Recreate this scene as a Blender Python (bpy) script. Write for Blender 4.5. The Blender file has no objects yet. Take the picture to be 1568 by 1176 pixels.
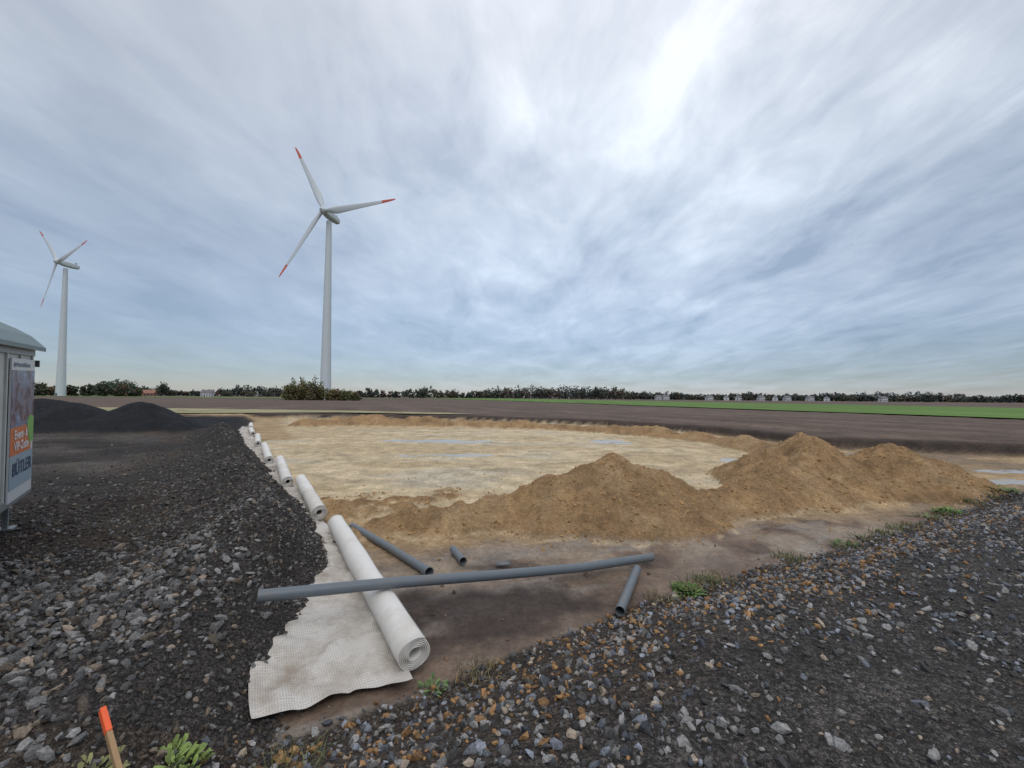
import bpy, math, random
import numpy as np
from mathutils import Vector, Matrix
random.seed(5); rng=np.random.default_rng(7)
S=bpy.context.scene
COL=S.collection

# ------------------------------------------------------------------ helpers
def vnoise(x,y,seed=0):
    xi=np.floor(x).astype(np.int64); yi=np.floor(y).astype(np.int64)
    fx=x-xi; fy=y-yi
    fx=fx*fx*(3-2*fx); fy=fy*fy*(3-2*fy)
    def h(a,b):
        v=(a*374761393+b*668265263+seed*974634777)&0xffffffff
        v=((v^(v>>13))*1274126177)&0xffffffff
        v=v^(v>>16)
        return v/4294967296.0
    return (h(xi,yi)*(1-fx)+h(xi+1,yi)*fx)*(1-fy)+(h(xi,yi+1)*(1-fx)+h(xi+1,yi+1)*fx)*fy
def fbm(x,y,scale,octv=4,seed=0,gain=.5):
    t=0;a=1;s=0
    for i in range(octv):
        c,sn=math.cos(.7*i+.3),math.sin(.7*i+.3)
        t=t+a*(vnoise((x*c-y*sn)/scale*2**i+17*i,(x*sn+y*c)/scale*2**i-9*i,seed+i)-.5); s+=a; a*=gain
    return t/s*2     # about -1..1
def sst(a,b,x):
    t=np.clip((x-a)/(b-a),0,1); return t*t*(3-2*t)
def sdist(px,py,poly):
    best=np.full(px.shape,1e18); sg=np.ones(px.shape)
    for (ax,ay),(bx,by) in zip(poly[:-1],poly[1:]):
        dx,dy=bx-ax,by-ay
        t=np.clip(((px-ax)*dx+(py-ay)*dy)/(dx*dx+dy*dy),0,1)
        qx,qy=px-(ax+t*dx),py-(ay+t*dy)
        d=qx*qx+qy*qy
        m=d<best-1e-9
        best=np.where(m,d,best)
        sg=np.where(m,np.sign(dx*(py-ay)-dy*(px-ax)),sg)
    return np.sqrt(best)*sg
def build(name,V,F,mats=(),smooth=False,parent=None,fm=None,cols=None):
    me=bpy.data.meshes.new(name)
    me.from_pydata([tuple(v) for v in V],[],[tuple(f) for f in F])
    for m in mats: me.materials.append(m)
    if fm is not None: me.polygons.foreach_set("material_index",fm)
    if smooth: me.shade_smooth()
    else: me.shade_flat()
    if cols is not None: setcol(me,cols)
    ob=bpy.data.objects.new(name,me); COL.objects.link(ob)
    if parent: ob.parent=parent
    return ob
def setcol(me,c,name="Col"):
    a=me.color_attributes.new(name,'FLOAT_COLOR','POINT')
    c=np.asarray(c,dtype=np.float32)
    full=np.ones((len(me.vertices),4),dtype=np.float32); full[:,:3]=c
    a.data.foreach_set("color",full.ravel())
def fastmesh(name,V,F,mat,cols=None,smooth=False):
    V=np.asarray(V,dtype=np.float32); F=np.asarray(F,dtype=np.int32)
    k=F.shape[1]
    me=bpy.data.meshes.new(name)
    me.vertices.add(len(V)); me.vertices.foreach_set("co",V.ravel())
    me.loops.add(F.size); me.loops.foreach_set("vertex_index",F.ravel())
    me.polygons.add(len(F)); me.polygons.foreach_set("loop_start",np.arange(0,F.size,k,dtype=np.int32))
    me.update(calc_edges=True); me.validate()
    if smooth: me.shade_smooth()
    else: me.shade_flat()
    me.materials.append(mat)
    if cols is not None: setcol(me,cols)
    ob=bpy.data.objects.new(name,me); COL.objects.link(ob)
    return ob
class NT:
    def __init__(s,t): s.t=t
    def n(s,ty,**k):
        nd=s.t.nodes.new(ty)
        for a,b in k.items():
            if a.startswith('i_'):
                key=a[2:]; key=int(key) if key.isdigit() else key.replace('_',' ')
                v=b
                if hasattr(v,'is_output'): s.t.links.new(v,nd.inputs[key])
                else: nd.inputs[key].default_value=v
            else: setattr(nd,a,b)
        return nd
    def math(s,op,a,b=0.0,c=None):
        nd=s.n('ShaderNodeMath',operation=op)
        for i,v in enumerate((a,b) if c is None else (a,b,c)):
            if hasattr(v,'is_output'): s.t.links.new(v,nd.inputs[i])
            else: nd.inputs[i].default_value=v
        return nd.outputs[0]
    def mix(s,f,a,b,bt='MIX'):
        nd=s.n('ShaderNodeMix',data_type='RGBA',blend_type=bt)
        for i,v in ((0,f),(6,a),(7,b)):
            if hasattr(v,'is_output'): s.t.links.new(v,nd.inputs[i])
            else: nd.inputs[i].default_value=(tuple(v)+(1,))[:4] if i else v
        return nd.outputs[2]
    def ramp(s,f,stops):
        nd=s.n('ShaderNodeValToRGB'); s.t.links.new(f,nd.inputs[0])
        el=nd.color_ramp.elements
        while len(el)<len(stops): el.new(.5)
        for e,(p,c) in zip(el,stops):
            e.position=p; e.color=(tuple(c)+(1,))[:4] if hasattr(c,'__len__') else (c,c,c,1)
        return nd.outputs[0]
def newmat(name):
    m=bpy.data.materials.new(name); m.use_nodes=True
    nt=NT(m.node_tree); b=m.node_tree.nodes['Principled BSDF']
    return m,nt,b
def simple(name,col,rough=.6,var=.15,scale=6,bump=0.0,spec=.4,metal=0,dirt=None,dirtscale=2):
    m,nt,b=newmat(name)
    tc=nt.n('ShaderNodeTexCoord').outputs['Object']
    n=nt.n('ShaderNodeTexNoise',i_Vector=tc,i_Scale=scale,i_Detail=6.0).outputs[0]
    c=nt.mix(nt.math('MULTIPLY',n,1.0),tuple(x*(1-var) for x in col),tuple(min(1,x*(1+var)) for x in col))
    if dirt:
        n2=nt.n('ShaderNodeTexNoise',i_Vector=tc,i_Scale=dirtscale,i_Detail=8.0,i_Roughness=.65).outputs[0]
        c=nt.mix(nt.ramp(n2,[(.48,0),(.72,.75)]),c,dirt)
    nt.t.links.new(c,b.inputs['Base Color'])
    b.inputs['Roughness'].default_value=rough; b.inputs['Metallic'].default_value=metal
    b.inputs['Specular IOR Level'].default_value=spec
    if bump:
        bp=nt.n('ShaderNodeBump',i_Height=n,i_Strength=bump,i_Distance=.02)
        nt.t.links.new(bp.outputs[0],b.inputs['Normal'])
    return m
def attrmat(name,rough=.8,nscale=30,bump=.3,spec=.3,var=(.7,1.3),dist=.01):
    m,nt,b=newmat(name)
    a=nt.n('ShaderNodeAttribute',attribute_name='Col').outputs[0]
    tc=nt.n('ShaderNodeTexCoord').outputs['Object']
    n=nt.n('ShaderNodeTexNoise',i_Vector=tc,i_Scale=float(nscale),i_Detail=4.0).outputs[0]
    c=nt.mix(1.0,a,nt.ramp(n,[(.3,var[0]),(.7,var[1])]),'MULTIPLY')
    nt.t.links.new(c,b.inputs['Base Color']); b.inputs['Roughness'].default_value=rough
    b.inputs['Specular IOR Level'].default_value=spec
    if bump:
        bp=nt.n('ShaderNodeBump',i_Height=n,i_Strength=bump,i_Distance=dist)
        nt.t.links.new(bp.outputs[0],b.inputs['Normal'])
    return m
def empty(name,loc=(0,0,0)):
    e=bpy.data.objects.new(name,None); e.location=loc; e.empty_display_size=.3; COL.objects.link(e); return e
class MB:
    def __init__(s): s.V=[];s.F=[];s.M=[]
    def add(s,V,F,m=0):
        o=len(s.V); s.V+= [tuple(v) for v in V]; s.F+=[tuple(i+o for i in f) for f in F]; s.M+=[m]*len(F)
    def box(s,c,d,m=0,R=None):
        V=[]
        for z in(-.5,.5):
            for x,y in((-.5,-.5),(.5,-.5),(.5,.5),(-.5,.5)):
                p=Vector((x*d[0],y*d[1],z*d[2]))
                if R is not None: p=R@p
                V.append(p+Vector(c))
        s.add(V,[(0,3,2,1),(4,5,6,7),(0,1,5,4),(1,2,6,5),(2,3,7,6),(3,0,4,7)],m)
    def tube(s,pts,rad,m=0,n=16,cap=True):
        pts=[Vector(p) for p in pts]; rad=[rad]*len(pts) if not hasattr(rad,'__len__') else rad
        V=[];F=[]
        for i,p in enumerate(pts):
            d=(pts[min(i+1,len(pts)-1)]-pts[max(i-1,0)]).normalized()
            u=d.cross(Vector((0,0,1)));
            if u.length<.05: u=d.cross(Vector((0,1,0)))
            u.normalize(); w=d.cross(u)
            for k in range(n):
                a=2*math.pi*k/n; V.append(p+(u*math.cos(a)+w*math.sin(a))*rad[i])
        for i in range(len(pts)-1):
            for k in range(n):
                F.append((i*n+k,i*n+(k+1)%n,(i+1)*n+(k+1)%n,(i+1)*n+k))
        if cap:
            F.append(tuple(range(n))); F.append(tuple(range((len(pts)-1)*n,len(pts)*n))[::-1])
        s.add(V,F,m)
    def obj(s,name,mats,smooth=False,parent=None):
        return build(name,s.V,s.F,mats,smooth,parent,s.M)

# ------------------------------------------------------------------ terrain definition
Ltoe=[(0.3,-6),(-1.2,2.0),(-1.70,3.16),(-1.86,3.45),(-1.95,3.88),(-1.94,4.18),(-2.02,4.79),(-2.22,5.42),(-2.40,6.24),(-2.62,6.75),
      (-3.32,7.9),(-4.2,9.3),(-5.55,11.0),(-6.9,12.8),(-8.7,15.6),(-12.4,20.6),(-18.6,30),(-25,42),(-60,100)]
Rtoe=[(-20,-6),(-4,2.0),(-1.73,3.14),(-.49,3.86),(1.37,5.14),(5.92,7.57),(13.0,11.3),(30,20.3),(300,165)]
Fedge=[(-90,49),(-22,46),(-5,44),(8,38),(14,29.5),(16,21.8),(22.7,19.4),(34,18),(80,8)]
heap=[(-2.3,8.2,.12),(-1.0,8.6,.35),(0.0,8.8,.55),(0.9,9.0,.8),(2.1,9.4,1.17),(2.9,9.5,.95),(3.7,9.7,.68),(4.8,10.0,.5),(6.0,10.6,.66),(7.2,11.2,.9),
      (8.1,12.1,1.15),(8.9,13.1,1.45),(9.4,12.9,.98),(9.95,12.5,.72),(10.9,12.4,1.3),(11.6,12.2,1.0),(12.2,12.0,.78),(12.9,11.9,.32)]
berm=[(-17,35,.5),(-15,36.5,.85),(-12,37,.8),(-7.3,36.5,.75),(-2,36,.6),(3.4,34,.6),(6.5,31.5,.55),(9.6,28.5,.6),(11.6,24.5,.55),(12,21,.5),(11.2,17.8,.65),(9.8,15,.9),(8.9,13.1,1.2)]
def ridge(x,y,pts,slope,rnd):
    v=np.full(x.shape,-9.0)
    for (ax,ay,az),(bx,by,bz) in zip(pts[:-1],pts[1:]):
        dx,dy=bx-ax,by-ay
        t=np.clip(((x-ax)*dx+(y-ay)*dy)/(dx*dx+dy*dy),0,1)
        d=np.hypot(x-(ax+t*dx),y-(ay+t*dy))
        v=np.maximum(v,az+t*(bz-az)-slope*(np.sqrt(d*d+rnd*rnd)-rnd))
    return v
def terrain(x,y):
    wob=fbm(x,y,1.3,3,3)*.22+fbm(x,y,.25,2,9)*.05
    dL=sdist(x,y,Ltoe)+wob*.6
    dR=-sdist(x,y,Rtoe)+wob*.5
    dF=sdist(x,y,Fedge)+wob*1.2
    z=fbm(x,y,1.6,3,1)*.05+fbm(x,y,.35,3,2)*.03
    rt=fbm(x*.88+y*.47,(y*.88-x*.47)*5,1.6,3,92)
    z=z+np.where(y<9,.04*rt,0)
    far=sst(4.5,7,y)
    hl=.46*sst(0,1.1,dL)+.50*np.exp(-((dL-1.15)/.62)**2)*far*(1-sst(22,30,y))*(1+.6*fbm(x,y,1.6,3,31))
    hl=hl+sst(.2,1.5,dL)*(fbm(x,y,2.4,3,5)*.18+fbm(x,y,.5,3,6)*.045)
    rut=np.sin((x*.85+y*.5)*2.6+fbm(x,y,3,2,91)*2)
    hl=hl+sst(2.6,4,dL)*.035*rut*sst(16,9,y)
    hr=.62*sst(0,1.7,dR)+sst(.3,1.4,dR)*(fbm(x,y,.45,3,7)*.02+fbm(x,y,1.7,2,8)*.03)
    hf=.42*sst(0,.5,dF)+.16*np.exp(-((dF-.9)/.5)**2)+sst(.4,2,dF)*fbm(x,y,1.0,3,11)*.08
    hn=fbm(x,y,1.5,4,21)*.30+fbm(x,y,.38,3,22)*.13-np.abs(fbm(x,y,.75,3,28))*.28+fbm(x,y,.16,2,29)*.06
    v=ridge(x+fbm(x,y,1.2,2,23)*.3,y+fbm(x,y,1.2,2,24)*.3,heap,.57,.12)+.05
    v=v+hn*np.clip(.3+v,0,1)*.85
    hh=.5*(v+np.sqrt(v*v+.004))
    b=ridge(x,y,berm,.5,.2)
    b=b+(fbm(x,y,2.2,3,25)*.34+fbm(x,y,.7,2,26)*.2)*np.clip(.35+b,0,1)
    hb=.5*(b+np.sqrt(b*b+.004))
    cl=sst(3.2,0,np.hypot((x+2.4)*.7,(y-9.6)))*np.clip(fbm(x,y,.7,3,27)+.2,0,1)*.36
    hs=np.maximum(hh,hb)+cl
    hs=np.where(hs<.035,0,hs-.03)
    hs=hs*(1-sst(0,.9,dL))
    base=np.maximum(np.maximum(hl*(dL>0),hr*(dR>0)),hf*(dF>0))
    flat=1-np.clip(sst(0,.5,dL)+sst(0,.5,dR)+sst(0,.5,dF),0,1)
    dk=ridge(x+fbm(x,y,2,2,33)*.3,y,[(-33,25.5,2.0),(-30,26,2.2),(-25.6,25.3,2.05),(-25.5,25.2,2.0)],.62,.35)
    dk2=ridge(x,y+fbm(x,y,2,2,34)*.3,[(-22.2,25.8,2.05),(-21.6,25.6,1.95),(-19.2,24.8,.9)],.6,.35)
    dkk=np.maximum(dk,dk2)+fbm(x,y,.9,3,35)*.14
    base=np.maximum(base,np.where(dkk>0.3,dkk,0))
    Z=base+z*flat+np.maximum(hs,0)
    return Z,dict(dL=dL,dR=dR,dF=dF,hs=hs,dk=dkk)
puddles=[(-2.8,18.4,2.0,.4),(-3.9,24.2,3.0,.8),(5.6,24.8,1.0,1.2),(9.4,17.6,1.0,.5),(15.4,13.4,2.0,.35),(16.8,20.0,1.6,.4),(18.5,15.6,2.0,.4),(5,40.5,1.6,.7)]
def mixc(c,n,m): return c*(1-m[:,None])+np.asarray(n)[None,:]*m[:,None]
def colour(x,y,z,D):
    dL,dR,dF,hs,dk=D['dL'],D['dR'],D['dF'],D['hs'],D['dk']
    G=2.0
    n1=fbm(x,y,3,4,41)*G*.8; n2=fbm(x,y,.8,4,42)*G; n3=fbm(x,y,9,3,43)*G*.7; n4=fbm(x,y,.35,3,45)*G
    c=np.tile(np.array([[.41,.29,.16]]),(len(x),1))
    c=mixc(c,(.30,.20,.105),sst(.0,.6,n2+n4*.4)*.7)
    c=mixc(c,(.20,.145,.10),sst(12.5,15,x)*sst(-.4,.5,n1)*.8)
    mud=sst(8.2,6.8,y-x*.25+n2*.4)
    c=mixc(c,(.20,.14,.10),mud)
    c=mixc(c,(.32,.25,.18),sst(.05,.5,n2*.8+.1)*sst(5.4,6.4,y-x*.28)*mud*.85)
    c=mixc(c,(.115,.08,.062),sst(.1,.6,-n2*.8+n4*.4)*mud*.7)
    c=mixc(c,(.28,.24,.20),mud*sst(.25,.6,fbm(x*.88+y*.47,(y*.88-x*.47)*4,1.5,3,46)*G)*.7)
    r=np.hypot((x+.8),(y-21.4))
    pad=sst(12.9,11.6,r+n1*.6+n2*.3)*sst(.07,.0,hs)
    pad=np.maximum(pad,sst(16,19,y)*sst(2,3,-dL)*sst(.05,.0,hs)*sst(-.3,0.,-dF)*.55*sst(15,12,x))
    c=mixc(c,(.60,.48,.305),pad)
    streak=fbm(x*.5+y*.15,y*1.3,2.0,4,44)*G
    c=mixc(c,(.46,.345,.20),pad*sst(.0,.7,streak)*.7)
    c=mixc(c,(.47,.42,.33),pad*sst(.3,.8,-streak)*.6)
    c=mixc(c,(.40,.31,.19),pad*sst(.2,.8,n2+n1*.3)*.45)
    brk=sst(-.1,.4,n1)
    for rad,off in ((9.3,0),(9.9,0),(6.2,1.8),(6.9,1.8)):
        tr=np.exp(-((np.hypot((x+.8+off)*1.1,y-21.4)-rad+n1*.6)/.15)**2); c=mixc(c,(.36,.28,.18),tr*pad*.45*brk)
    hm=sst(.03,.12,hs)
    c=mixc(c,(.345,.215,.103),hm*.95)
    c=mixc(c,(.43,.30,.165),hm*sst(.2,.9,n2)*.5)
    c=mixc(c,(.22,.132,.066),hm*sst(.1,.8,-n2*.8+n4*.5)*.6)
    c=mixc(c,(.54,.415,.255),np.exp(-((hs-.02)/.03)**2)*.65*sst(4,6.8,y)*sst(14,12,y)*(hs>.001)*sst(-.5,.3,n4))
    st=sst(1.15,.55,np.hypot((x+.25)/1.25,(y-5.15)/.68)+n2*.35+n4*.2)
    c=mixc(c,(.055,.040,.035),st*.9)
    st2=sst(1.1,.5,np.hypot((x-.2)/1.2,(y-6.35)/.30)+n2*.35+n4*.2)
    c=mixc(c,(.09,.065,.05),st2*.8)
    g=np.zeros(len(x)); wet=np.zeros(len(x))
    wet=np.maximum(wet,np.clip(.33+.18*n2,0,.54)*sst(7.5,6.2,y-x*.25)*(1-hm)*(1-st*.8))
    for (px,py,a,b) in puddles:
        m=sst(1.15,.9,np.hypot((x-px)/a,(y-py)/b)+n2*.25+n1*.2)*sst(.06,.02,hs)
        wet=np.maximum(wet,m)
    f=sst(-.1,.25,dF)
    fc=np.tile(np.array([[.122,.084,.062]]),(len(x),1))*(1+.2*n3[:,None])
    fc=fc*(1+.15*np.sin((x*.94+y*.34)*.9+n3)[:,None]*sst(160,30,y)[:,None])*(1+.15*n1[:,None])
    fc=mixc(fc,(.04,.03,.025),sst(1.4,.2,dF)*.88)
    c=c*(1-f[:,None])+fc*f[:,None]; wet*=1-f
    l=sst(-.05,.06,dL)*(1-sst(38,46,y+n1*1.5))
    lc=np.tile(np.array([[.062,.053,.047]]),(len(x),1))
    lc=mixc(lc,(.100,.073,.053),sst(-.35,.3,n1+.1)*sst(1.8,3,dL)*sst(4.5,6.5,y))
    lc=mixc(lc,(.045,.034,.027),sst(.0,.6,fbm(x*.5+y*.3,y*1.3-x*.7,1.8,3,47)*G)*sst(2.5,3.5,dL)*sst(5,7,y)*.75)
    lc=mixc(lc,(.020,.020,.023),sst(23,29,y+n1*2)*sst(5.5,3.0,np.abs(dL-4.5)))
    lc=mixc(lc,(.150,.132,.116),sst(9,13,y)*sst(2.4,4.5,dL)*sst(24,20,y)*sst(-.6,.3,n1)*.75)
    lc=mixc(lc,(.022,.023,.027),sst(.3,.6,dk))
    c=c*(1-l[:,None])+lc*l[:,None]; wet*=1-l; g=np.maximum(g,l)
    rr=sst(-.05,.06,dR)
    rc=np.tile(np.array([[.088,.068,.052]]),(len(x),1))
    rc=mixc(rc,(.080,.071,.063),sst(1.2,2.0,dR+n2*.2))
    rc=mixc(rc,(.135,.120,.105),sst(.0,.6,fbm(x*.88+y*.47,(y*.88-x*.47)*4,3,3,51)*G)*sst(2,2.6,dR)*.7)
    rc=mixc(rc,(.10,.075,.05),sst(7,9,dR))
    c=c*(1-rr[:,None])+rc*rr[:,None]; wet*=1-rr; g=np.maximum(g,rr)
    g*=1-sst(40,60,y)
    return np.clip(c,0,1),wet,g,np.maximum(hm,.25*pad)

def axis(lo,hi,step,farlo,farhi,g1=1.015,lim=.5,g2=1.09):
    def grow(start,end,sgn):
        out=[];p=start;s=step
        while (p-end)*sgn<0:
            s*= g1 if s<lim else g2
            p+=sgn*s; out.append(p)
        return out
    mid=list(np.arange(lo,hi,step))
    return np.array(grow(lo,farlo,-1)[::-1]+mid+grow(mid[-1],farhi,1))
xs=axis(-9,14.5,.045,-3800,3800)
ys=axis(1.4,14.5,.045,-400,3800)
X,Y=np.meshgrid(xs,ys); nx,ny=len(xs),len(ys)
xf,yf=X.ravel(),Y.ravel()
Z,D=terrain(xf,yf)
c,wet,g,sandm=colour(xf,yf,Z,D)
i=np.arange(nx*ny).reshape(ny,nx)
F=np.stack([i[:-1,:-1],i[:-1,1:],i[1:,1:],i[1:,:-1]],-1).reshape(-1,4)

gm,nt,b=newmat("ground_earth")
col=nt.n('ShaderNodeAttribute',attribute_name='Col').outputs[0]
mk=nt.n('ShaderNodeSeparateColor',i_0=nt.n('ShaderNodeAttribute',attribute_name='Msk').outputs[0])
wetn,grn,san=mk.outputs[0],mk.outputs[1],mk.outputs[2]
tc=nt.n('ShaderNodeTexCoord').outputs['Object']
nA=nt.n('ShaderNodeTexNoise',i_Vector=tc,i_Scale=1.3,i_Detail=9.0,i_Roughness=.65).outputs[0]
nB=nt.n('ShaderNodeTexNoise',i_Vector=tc,i_Scale=22.0,i_Detail=6.0,i_Roughness=.7).outputs[0]
nC=nt.n('ShaderNodeTexNoise',i_Vector=tc,i_Scale=7.0,i_Detail=7.0,i_Roughness=.7).outputs[0]
vo=nt.n('ShaderNodeTexVoronoi',i_Vector=tc,i_Scale=42.0)
vo2=nt.n('ShaderNodeTexVoronoi',i_Vector=tc,i_Scale=95.0)
vb=nt.n('ShaderNodeSeparateColor',i_0=vo.outputs['Color']).outputs[0]
vb2=nt.n('ShaderNodeSeparateColor',i_0=vo2.outputs['Color']).outputs[0]
c1=nt.mix(1.0,col,nt.ramp(nA,[(.3,.66),(.7,1.3)]),'MULTIPLY')
c1=nt.mix(1.0,c1,nt.ramp(nB,[(.3,.68),(.7,1.25)]),'MULTIPLY')
c1=nt.mix(1.0,c1,nt.ramp(nC,[(.35,.76),(.65,1.17)]),'MULTIPLY')
peb=nt.ramp(nt.math('MULTIPLY',vb,vb2),[(0,.35),(.35,1.0),(1,2.6)])
c2=nt.mix(grn,c1,nt.mix(1.0,c1,peb,'MULTIPLY'))
pud=nt.ramp(wetn,[(.55,0),(.75,1)])
dk=nt.mix(nt.math('MULTIPLY',wetn,.3),c2,(.1,.08,.06))
c3=nt.mix(nt.math('MULTIPLY',pud,.8),dk,(.36,.32,.26))
nt.t.links.new(c3,b.inputs['Base Color'])
ro=nt.math('SUBTRACT',.92,nt.math('MULTIPLY',wetn,.85))
ro=nt.math('MULTIPLY',ro,nt.math('SUBTRACT',1.0,nt.math('MULTIPLY',pud,.5)))
ro=nt.math('MAXIMUM',ro,.12)
nt.t.links.new(ro,b.inputs['Roughness'])
b.inputs['Specular IOR Level'].default_value=.3
hA=nt.math('MULTIPLY',nt.math('ADD',nt.math('MULTIPLY',nB,.6),nt.math('MULTIPLY',nC,nt.math('ADD',.5,nt.math('MULTIPLY',san,2.2)))),nt.math('SUBTRACT',1.0,nt.math('MULTIPLY',wetn,.5)))
hG=nt.math('MULTIPLY',nt.math('ADD',nt.math('SUBTRACT',1.0,vo.outputs['Distance']),nt.math('MULTIPLY',vo2.outputs['Distance'],-.5)),nt.math('MULTIPLY',grn,1.0))
hh=nt.math('MULTIPLY',nt.math('ADD',hA,hG),nt.math('SUBTRACT',1.0,pud))
bp=nt.n('ShaderNodeBump',i_Height=hh,i_Strength=.9,i_Distance=.04)
nt.t.links.new(bp.outputs[0],b.inputs['Normal'])
ground=fastmesh("ground",np.stack([xf,yf,Z],-1),F,gm,c,smooth=True)
setcol(ground.data,np.stack([wet,g,sandm],-1),"Msk")

def sheet(name,poly,z,mat,sub=1):
    return build(name,[(x,y,z) for x,y in poly],[tuple(range(len(poly)))],[mat])
def fieldmat(name,col,var=.25,sx=.02,sy=.3,rot=.3):
    m,nt,b=newmat(name); tc=nt.n('ShaderNodeTexCoord').outputs['Object']
    mp=nt.n('ShaderNodeMapping',i_Vector=tc,i_Rotation=(0,0,rot),i_Scale=(sy,sx,1)).outputs[0]
    n=nt.n('ShaderNodeTexNoise',i_Vector=mp,i_Scale=1.0,i_Detail=6.0,i_Roughness=.65).outputs[0]
    cc=nt.ramp(n,[(.25,tuple(k*(1-var) for k in col)),(.75,tuple(k*(1+var) for k in col))])
    nt.t.links.new(cc,b.inputs['Base Color']); b.inputs['Roughness'].default_value=.95; b.inputs['Specular IOR Level'].default_value=.1
    return m
green=fieldmat("crop_green",(.115,.19,.05),.4); green2=fieldmat("grass_far",(.12,.18,.06))
straw=fieldmat("dry_grass",(.30,.27,.16),.35)
sheet("green_field",[(75,0),(200,-5),(153,129),(-10,594),(-135,600),(58,49)],.57,green)
sheet("meadow",[(-520,330),(-120,250),(-60,330),(-520,420)],.57,green2)
sheet("grass_verge",[(-62,50),(-34,44.5),(-20,50),(-8,47.5),(-4,50),(-20,56),(-62,62)],.57,straw)

# ------------------------------------------------------------------ stones
t_=(1+5**.5)/2
ICO=np.array([(-1,t_,0),(1,t_,0),(-1,-t_,0),(1,-t_,0),(0,-1,t_),(0,1,t_),(0,-1,-t_),(0,1,-t_),(t_,0,-1),(t_,0,1),(-t_,0,-1),(-t_,0,1)])/math.hypot(1,t_)
ICF=np.array([(0,11,5),(0,5,1),(0,1,7),(0,7,10),(0,10,11),(1,5,9),(5,11,4),(11,10,2),(10,7,6),(7,1,8),(3,9,4),(3,4,2),(3,2,6),(3,6,8),(3,8,9),(4,9,5),(2,4,11),(6,2,10),(8,6,7),(9,8,1)])
def rocks(name,x,y,R,C,mat,sink=.25,ang=.42):
    N=len(x); z,_=terrain(x,y)
    V=ICO[None]*(1+(rng.random((N,12,1))-.5)*ang*1.8)
    sc=np.stack([rng.uniform(.8,1.45,N),rng.uniform(.6,1.05,N),rng.uniform(.42,.8,N)],-1)
    V=V*sc[:,None,:]*R[:,None,None]
    q=rng.normal(size=(N,4)); q[:,1:3]*=.5; q/=np.linalg.norm(q,axis=1)[:,None]
    w,a,bb,cc=q.T
    M=np.stack([1-2*(bb*bb+cc*cc),2*(a*bb-cc*w),2*(a*cc+bb*w),2*(a*bb+cc*w),1-2*(a*a+cc*cc),2*(bb*cc-a*w),2*(a*cc-bb*w),2*(bb*cc+a*w),1-2*(a*a+bb*bb)],-1).reshape(N,3,3)
    V=np.einsum('nij,nkj->nki',M,V)
    V+=np.stack([x,y,z+R*(.5-sink)*rng.uniform(.2,1.6,N)],-1)[:,None,:]
    Fc=(ICF[None]+12*np.arange(N)[:,None,None]).reshape(-1,3)
    return fastmesh(name,V.reshape(-1,3),Fc,mat,np.repeat(C,12,axis=0))
stone=attrmat("stone",rough=.72,nscale=70,bump=.35,spec=.35,var=(.6,1.4))
def sample(n,x0,x1,y0,y1): return rng.uniform(x0,x1,n),rng.uniform(y0,y1,n)
def greys(n,lo=.05,hi=.30,p=2.0,warm=.0):
    v=lo+(hi-lo)*rng.random(n)**p
    C=np.stack([v*1.02,v*.98,v*.94],-1)
    if warm: 
        m=rng.random(n)<warm; C[m]*=np.array([1.15,.93,.72])
    return C
xx=[];yy=[];RR=[];CC=[]
def push(x,y,R,C): xx.append(x);yy.append(y);RR.append(R);CC.append(C)
x,y=sample(46000,-10.5,-.6,.6,10.5)
d=sdist(x,y,Ltoe); k=(d>-.05)&(rng.random(len(x))<np.clip(1.2-.10*y-.12*np.maximum(d-1.6,0)*sst(4.5,6.5,y)+.6*fbm(x,y,1.8,2,61),.05,1))
x,y,d=x[k],y[k],d[k]
push(x,y,.011+.018*rng.random(len(x))**1.5,greys(len(x),.035,.19,2.0,.3))
x,y=sample(15000,-8,-1.0,.8,7.5)
d=sdist(x,y,Ltoe); k=(d>.25)&(rng.random(len(x))<sst(.2,1.8,d)*sst(6.6,4.2,y+fbm(x,y,1.5,2,64)*1.6)*np.clip(.75+fbm(x,y,.9,2,65)*1.2,.15,1))
x,y=x[k],y[k]; push(x,y,.022+.032*rng.random(len(x))**1.8,greys(len(x),.06,.28,1.9,.15))
x,y=sample(30000,-16,-2,7,23)
d=sdist(x,y,Ltoe); k=(d>-.1)&(d<6)&(rng.random(len(x))<np.clip(1.25-.06*(y-8)-.28*np.maximum(d-1,0),.03,1)); x,y=x[k],y[k]
push(x,y,.013+.028*rng.random(len(x))**2.5,greys(len(x),.03,.20,2.6,.35))
x,y=sample(9000,-4,-1.0,3.1,8); d=sdist(x,y,Ltoe); k=(d<.0)&(d>-.45)&(rng.random(len(x))<np.exp(np.minimum(d,0)/.08)*.7); x,y=x[k],y[k]
push(x,y,.008+.016*rng.random(len(x)),greys(len(x),.05,.2,1.5))
rocks("gravel_heap",np.concatenate(xx),np.concatenate(yy),np.concatenate(RR),np.concatenate(CC),stone)
# embankment
xx=[];yy=[];RR=[];CC=[]
x,y=sample(85000,-4,17,-.2,14); d=-sdist(x,y,Rtoe); dl=sdist(x,y,Ltoe)
k=(d>-.06)&(d<4.2)&(dl<.5)&(rng.random(len(x))<np.clip(1.15-.55*np.maximum(d-1.25,0)+.6*fbm(x,y,.9,2,62),.08,1)*np.clip(1.3-.045*y,.3,1)); x,y,d=x[k],y[k],d[k]
C=greys(len(x),.045,.30,1.7); rr=rng.random(len(x)); ora=(rr<.23*sst(2.6,.9,d)*sst(14,5,x+0*y)); C[ora]=np.array([.28,.155,.065])*rng.uniform(.45,1.35,(ora.sum(),1))
tan=(rr>.93); C[tan]=np.array([.36,.29,.22])*rng.uniform(.5,1.15,(tan.sum(),1))
blue=(rr>.3)&(rr<.55); C[blue]*=np.array([.87,.97,1.15])
push(x,y,.012+.026*rng.random(len(x))**2.0,C)
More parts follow.
